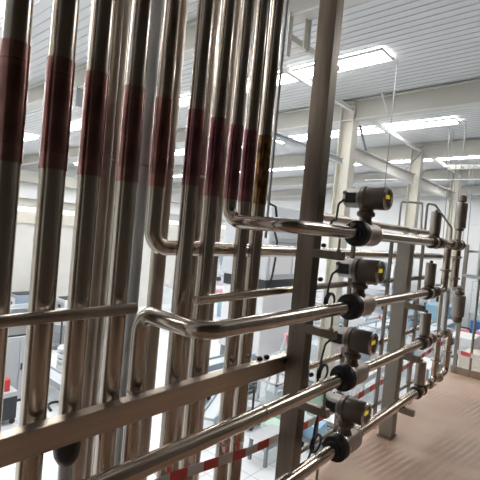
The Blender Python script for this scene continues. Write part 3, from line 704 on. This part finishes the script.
for sx in (-.25, .25):
    MB().bar((sx, -.45, 0), (sx * .7, 0, 1.75), .05, .05).build('stile', 'ladder_rw', o)
    MB().bar((sx, .55, 0), (sx * .7, .03, 1.75), .04, .04).build('rear_leg', 'alu', o)
for k in range(6): MB().span((-.24 + .012 * k, -.40 + .068 * k, .27 + k * .26), (.24 - .012 * k, -.33 + .068 * k, .30 + k * .26)).build('rung', 'alu', o)
MB().span((-.2, -.1, 1.74), (.2, .12, 1.79)).build('top_step', 'pink', o)
boxes(8.05, 5.35, .45, .4, .42, 1, 'green', 'pale green box on the white floor just left of the tall post foot', 'plastic_box', False)
boxes(8.75, 5.55, .5, .4, .3, 2, 'green', 'two stacked pale green boxes behind the single green box', 'plastic_box', False)
machine(9.3, 6.2, .9, .6, .9, 'grey', 'small grey machine with dark screen beside the green boxes', 'white', beacon=False)
conveyor(7.6, 6.7, 1.6, .35, .5, .5, 'small slanted conveyor beside the tall post foot', 'bluegrey')
# right of the tall post
conveyor(13.7, 5.2, 5.0, .5, .8, .06, 'conveyor low on the floor right of the tall post, behind the barrier tape', 'alu')
machine(12.8, 6.9, 1.8, 1.2, 1.7, 'white', 'white machine with blue panel right of the tall post, behind the third flow meter', 'blue')
cabinet('control_cabinet', 10.7, 4.9, .6, .5, .9, 'white', 'small white cabinet behind the lowest flow meter')
machine(18.6, 10.2, 2.4, 1.4, 1.9, 'grey', 'grey machine with pale blue panel right of the tall post', 'cyan')
shelf_rack(9.6, 4.6, 1.1, .5, .5, 'alu', 'low metal rack on the floor behind the lowest flow meter')
machine(16.3, 6.3, 1.7, 1.2, 1.5, 'white', 'white machine with green panel behind the third flow meter display', 'green')
conveyor(19.6, 7.6, 5.5, .7, .9, 0, 'conveyor with pale blue rails left of the shorter grey post', 'cyan')
machine(21.4, 9.3, 2.4, 1.4, 2.0, 'white', 'white machine with dark blue panel behind the second flow meter', 'blue')
tank(24.2, 10.0, .8, 2.0, 'alu', 'metal tank on three legs behind the second flow meter')
machine(25.4, 8.4, 2.2, 1.4, 2.0, 'cyan', 'pale blue machine behind the valves', 'white')
conveyor(22.6, 5.9, 4.6, .7, .9, 0, 'conveyor with blue grey rails behind the valves', 'bluegrey')
machine(18.4, 5.0, 1.6, 1.1, 1.4, 'grey', 'low grey machine with white panel behind the low valves', 'white')
boxes(21.0, 4.4, 1.6, 1.0, .4, 2, 'white', 'white wrapped pallet behind the low valves')
boxes(25.9, 6.75, 1.8, 1.2, .45, 3, 'cyan', 'pale blue wrapped pallet behind the upside down actuator')
# far right, beyond the end railing
o = boxes(24.3, 4.6, .6, .5, .4, 3, 'blue', 'stack of blue boxes beyond the end railing at right', 'blue_box_stack', False)
boxes(22.8, 3.75, 1.4, .9, .3, 3, 'pink', 'stack of pink boxes beyond the end railing at the right edge', 'pink_box_stack')
boxes(18.3, 3.3, 1.6, 1.0, .34, 2, 'cardboard', 'tan cartons on a pallet beyond the end railing')
machine(27.2, 4.6, 2.0, 1.6, 3.0, 'grey', 'tall grey machine near the end wall at right', 'white')
cabinet('control_cabinet', 27.6, 7.2, 1.4, 1.0, 2.4, 'white', 'tall white cabinet by the end wall')
conveyor(19.4, 2.4, 5.0, .6, .7, 0, 'conveyor with white rails beyond the end railing', 'white')


# ---- smaller things standing about the hall
def table(X, Y, w, d, h, top, label, goods=(), rz=0.):
    o = empty('work_table', (X, Y, HF), label, 'table', None, rz)
    MB().span((-w / 2, -d / 2, h - .05), (w / 2, d / 2, h), .005).build('table_top', top, o)
    for sx in (-1, 1):
        for sy in (-1, 1): MB().span((sx * (w / 2 - .05) - .03, sy * (d / 2 - .05) - .03, 0), (sx * (w / 2 - .05) + .03, sy * (d / 2 - .05) + .03, h - .05)).build('leg', 'midgrey', o)
    MB().span((-w / 2 + .08, -d / 2 + .08, .25), (w / 2 - .08, d / 2 - .08, .29)).build('lower_shelf', 'alu', o)
    return o
def drum(X, Y, rr, h, mm, label):
    o = empty('drum', (X, Y, HF), label, 'drum')
    MB().lathe([(0, rr), (h * .32, rr), (h * .33, rr * 1.04), (h * .35, rr), (h * .65, rr), (h * .66, rr * 1.04), (h * .68, rr), (h, rr)], (0, 0, 0), 'Z', 20).build('shell', mm, o)
    MB().lathe([(h, rr * .93), (h + .03, rr * .93), (h + .04, rr * .3)], (0, 0, 0), 'Z', 20).build('lid', 'midgrey', o)
    return o
def trolley(X, Y, w, d, mm, label, rz=0., n=2):
    o = empty('trolley', (X, Y, HF), label, 'trolley', None, rz)
    MB().span((-w / 2, -d / 2, .18), (w / 2, d / 2, .24)).build('platform', 'midgrey', o)
    MB().tube([(-w / 2 + .04, -d / 2 + .05, .24), (-w / 2 + .04, -d / 2 + .05, 1.05), (-w / 2 + .04, d / 2 - .05, 1.05), (-w / 2 + .04, d / 2 - .05, .24)], .03, 8, bend=.1).build('push_handle', 'dark', o)
    for sx in (-1, 1):
        for sy in (-1, 1): MB().lathe([(-.03, .09), (.03, .09)], (sx * w * .38, sy * d * .38, .09), 'Y', 12).build('wheel', 'dark', o)
    for k in range(n): MB().span((-w * .35, -d * .42, .24 + k * .3 + .005), (w * .45, d * .42, .24 + k * .3 + .295), .02).build('crate', mm, o)
    return o
def pallet_rack(X, Y, w, d, h, n, mats, label, rz=0.):
    o = empty('pallet_rack', (X, Y, HF), label, 'rack', None, rz)
    for k in range(n + 1):
        for sy in (-1, 1): MB().span((-w / 2 + k * w / n - .05, sy * d / 2 - .05, 0), (-w / 2 + k * w / n + .05, sy * d / 2 + .05, h)).build('upright', 'bluegrey', o)
    i = 0
    for lv in range(3):
        z = .3 + lv * (h - .3) / 3
        for sy in (-1, 1): MB().span((-w / 2, sy * d / 2 - .03, z - .12), (w / 2, sy * d / 2 + .03, z)).build('shelf_beam', 'grey', o)
        for k in range(n):
            x0 = -w / 2 + k * w / n + .15; x1 = x0 + w / n - .35; i += 1
            MB().span((x0, -d / 2 + .05, z), (x0 + (x1 - x0) * .48, d / 2 - .05, z + .55 + .2 * (i % 3)), .02).build('packed_goods', mats[i % len(mats)], o)
            MB().span((x0 + (x1 - x0) * .54, -d / 2 + .05, z), (x1, d / 2 - .05, z + .5 + .2 * ((i + 1) % 3)), .02).build('packed_goods', mats[(i + 2) % len(mats)], o)
    return o
pallet_rack(13.0, 27.2, 5.0, 1.1, 3.4, 3, ['white', 'cyan', 'bluegrey', 'grey'], 'pallet rack of pale goods by the far wall at left')
pallet_rack(19.2, 27.2, 6.0, 1.1, 3.4, 4, ['cyan', 'white', 'blue', 'pink'], 'pallet rack of blue and pink goods by the far wall')
pallet_rack(25.3, 21.5, 5.0, 1.1, 3.6, 3, ['white', 'pink', 'grey', 'cardboard'], 'pallet rack of tan and pink goods standing out in the hall')
pallet_rack(28.2, 11.5, 3.6, 1.1, 3.4, 3, ['cyan', 'white', 'grey', 'cardboard'], 'pallet rack of pale blue and white goods along the end wall', PI / 2)
table(9.9, 22.6, 1.8, .9, .9, 'white', 'white work table behind the white tube rack at left')
cabinet('control_cabinet', 7.9, 18.2, .9, .7, 1.2, 'bluegrey', 'blue grey cabinet beside the white tube rack at left', doors=1)
trolley(12.2, 24.1, 1.2, .8, 'blue', 'trolley with blue crates far back between the second and third pipes')
trolley(11.1, 20.3, 1.1, .7, 'pink', 'trolley with pink crates between the second and third pipes', .3)
table(8.5, 15.9, 1.6, .8, .9, 'grey', 'grey work table above the stack of white rolls')
trolley(7.6, 14.3, 1.0, .7, 'midgrey', 'trolley with dark crates behind the stack of white rolls', .5)
trolley(15.7, 15.6, 1.2, .8, 'bluegrey', 'trolley with blue grey crates between the middle pipes')
trolley(8.2, 7.9, .7, .5, 'dark', 'small trolley with black crates on the floor below the middle of the flat bar', .4, 1)
drum(16.6, 14.4, .3, .9, 'pink', 'pink drum between the eighth and ninth pipes')
drum(16.9, 15.1, .3, .9, 'cyan', 'pale blue drum beside the pink drum')
table(10.3, 10.6, 1.4, .7, .8, 'white', 'white work table between the seventh and ninth pipes')
trolley(8.2, 6.75 - .6, .5, .4, 'grey', 'small trolley with grey crates under the third metered pipe', .2, 1)
table(17.2, 11.8, 1.7, .8, .9, 'grey', 'grey work table in front of the pale blue railed conveyor')
trolley(15.2, 8.35, 1.0, .6, 'white', 'trolley with white crates close left of the tall post')
drum(10.15, 5.5, .22, .6, 'green', 'small green drum behind the pale green boxes')
table(7.4, 5.0, .8, .5, .5, 'alu', 'low metal table under the third metered pipe')
trolley(14.6, 7.1, .9, .6, 'pink', 'trolley with pink crates right of the tall post', .3)
drum(15.0, 6.4, .28, .8, 'bluegrey', 'blue grey drum right of the tall post behind the third flow meter')
table(11.5, 6.15, .7, .6, .8, 'grey', 'grey work table behind the barrier tape right of the tall post')
trolley(8.55, 4.6, .6, .45, 'cyan', 'small trolley with pale blue crate behind the lowest metered pipe', .1, 1)
drum(17.9, 6.7, .3, .9, 'blue', 'dark blue drum behind the third flow meter')
trolley(19.2, 6.7, 1.0, .6, 'green', 'trolley with green crates left of the shorter grey post')
drum(12.4, 4.6, .22, .7, 'alu', 'metal drum behind the lowest flow meter display')
table(23.3, 7.2, 1.8, .9, .9, 'dark', 'dark work table behind the second valve')
drum(18.9, 6.05 - .2, .28, .8, 'white', 'white drum behind the third valve')
table(15.2, 4.3, 1.4, .7, .8, 'white', 'white work table behind the lowest valve')
trolley(26.6, 3.2, 1.0, .7, 'green', 'trolley with green crates beyond the end railing')
trolley(22.6, 4.78, .8, .6, 'red', 'trolley with red crates beyond the end railing', .2)

# ------------------------------------------------------------------ light, camera
w = bpy.data.worlds.new('World'); bpy.context.scene.world = w; w.use_nodes = True
w.node_tree.nodes['Background'].inputs['Color'].default_value = (.9, .95, 1, 1)
w.node_tree.nodes['Background'].inputs['Strength'].default_value = .3
F = 430.
v1 = Vector((365, 22, 430)).normalized()            # rack direction in camera axes (right, down, forward)
up = Vector((.091, -1, -(365 * .091 - 22) / 430)).normalized()
yy = up.cross(v1)
R = Matrix((v1, yy, up))                            # rows: world axes
right, down, fwd = R.col[0], R.col[1], R.col[2]
cam = bpy.data.cameras.new('Camera'); co = bpy.data.objects.new('Camera', cam); C.objects.link(co)
cam.sensor_width = 36; cam.lens = F / 480 * 36; cam.clip_start = .02; cam.clip_end = 200
co.matrix_world = Matrix(((right[0], -down[0], -fwd[0], 0), (right[1], -down[1], -fwd[1], 0), (right[2], -down[2], -fwd[2], 1.5), (0, 0, 0, 1)))
bpy.context.scene.camera = co
vs = bpy.context.scene.view_settings
vs.view_transform = 'Standard'; vs.look = 'None'; vs.gamma = 1; vs.use_curve_mapping = False; vs.exposure = 0.0
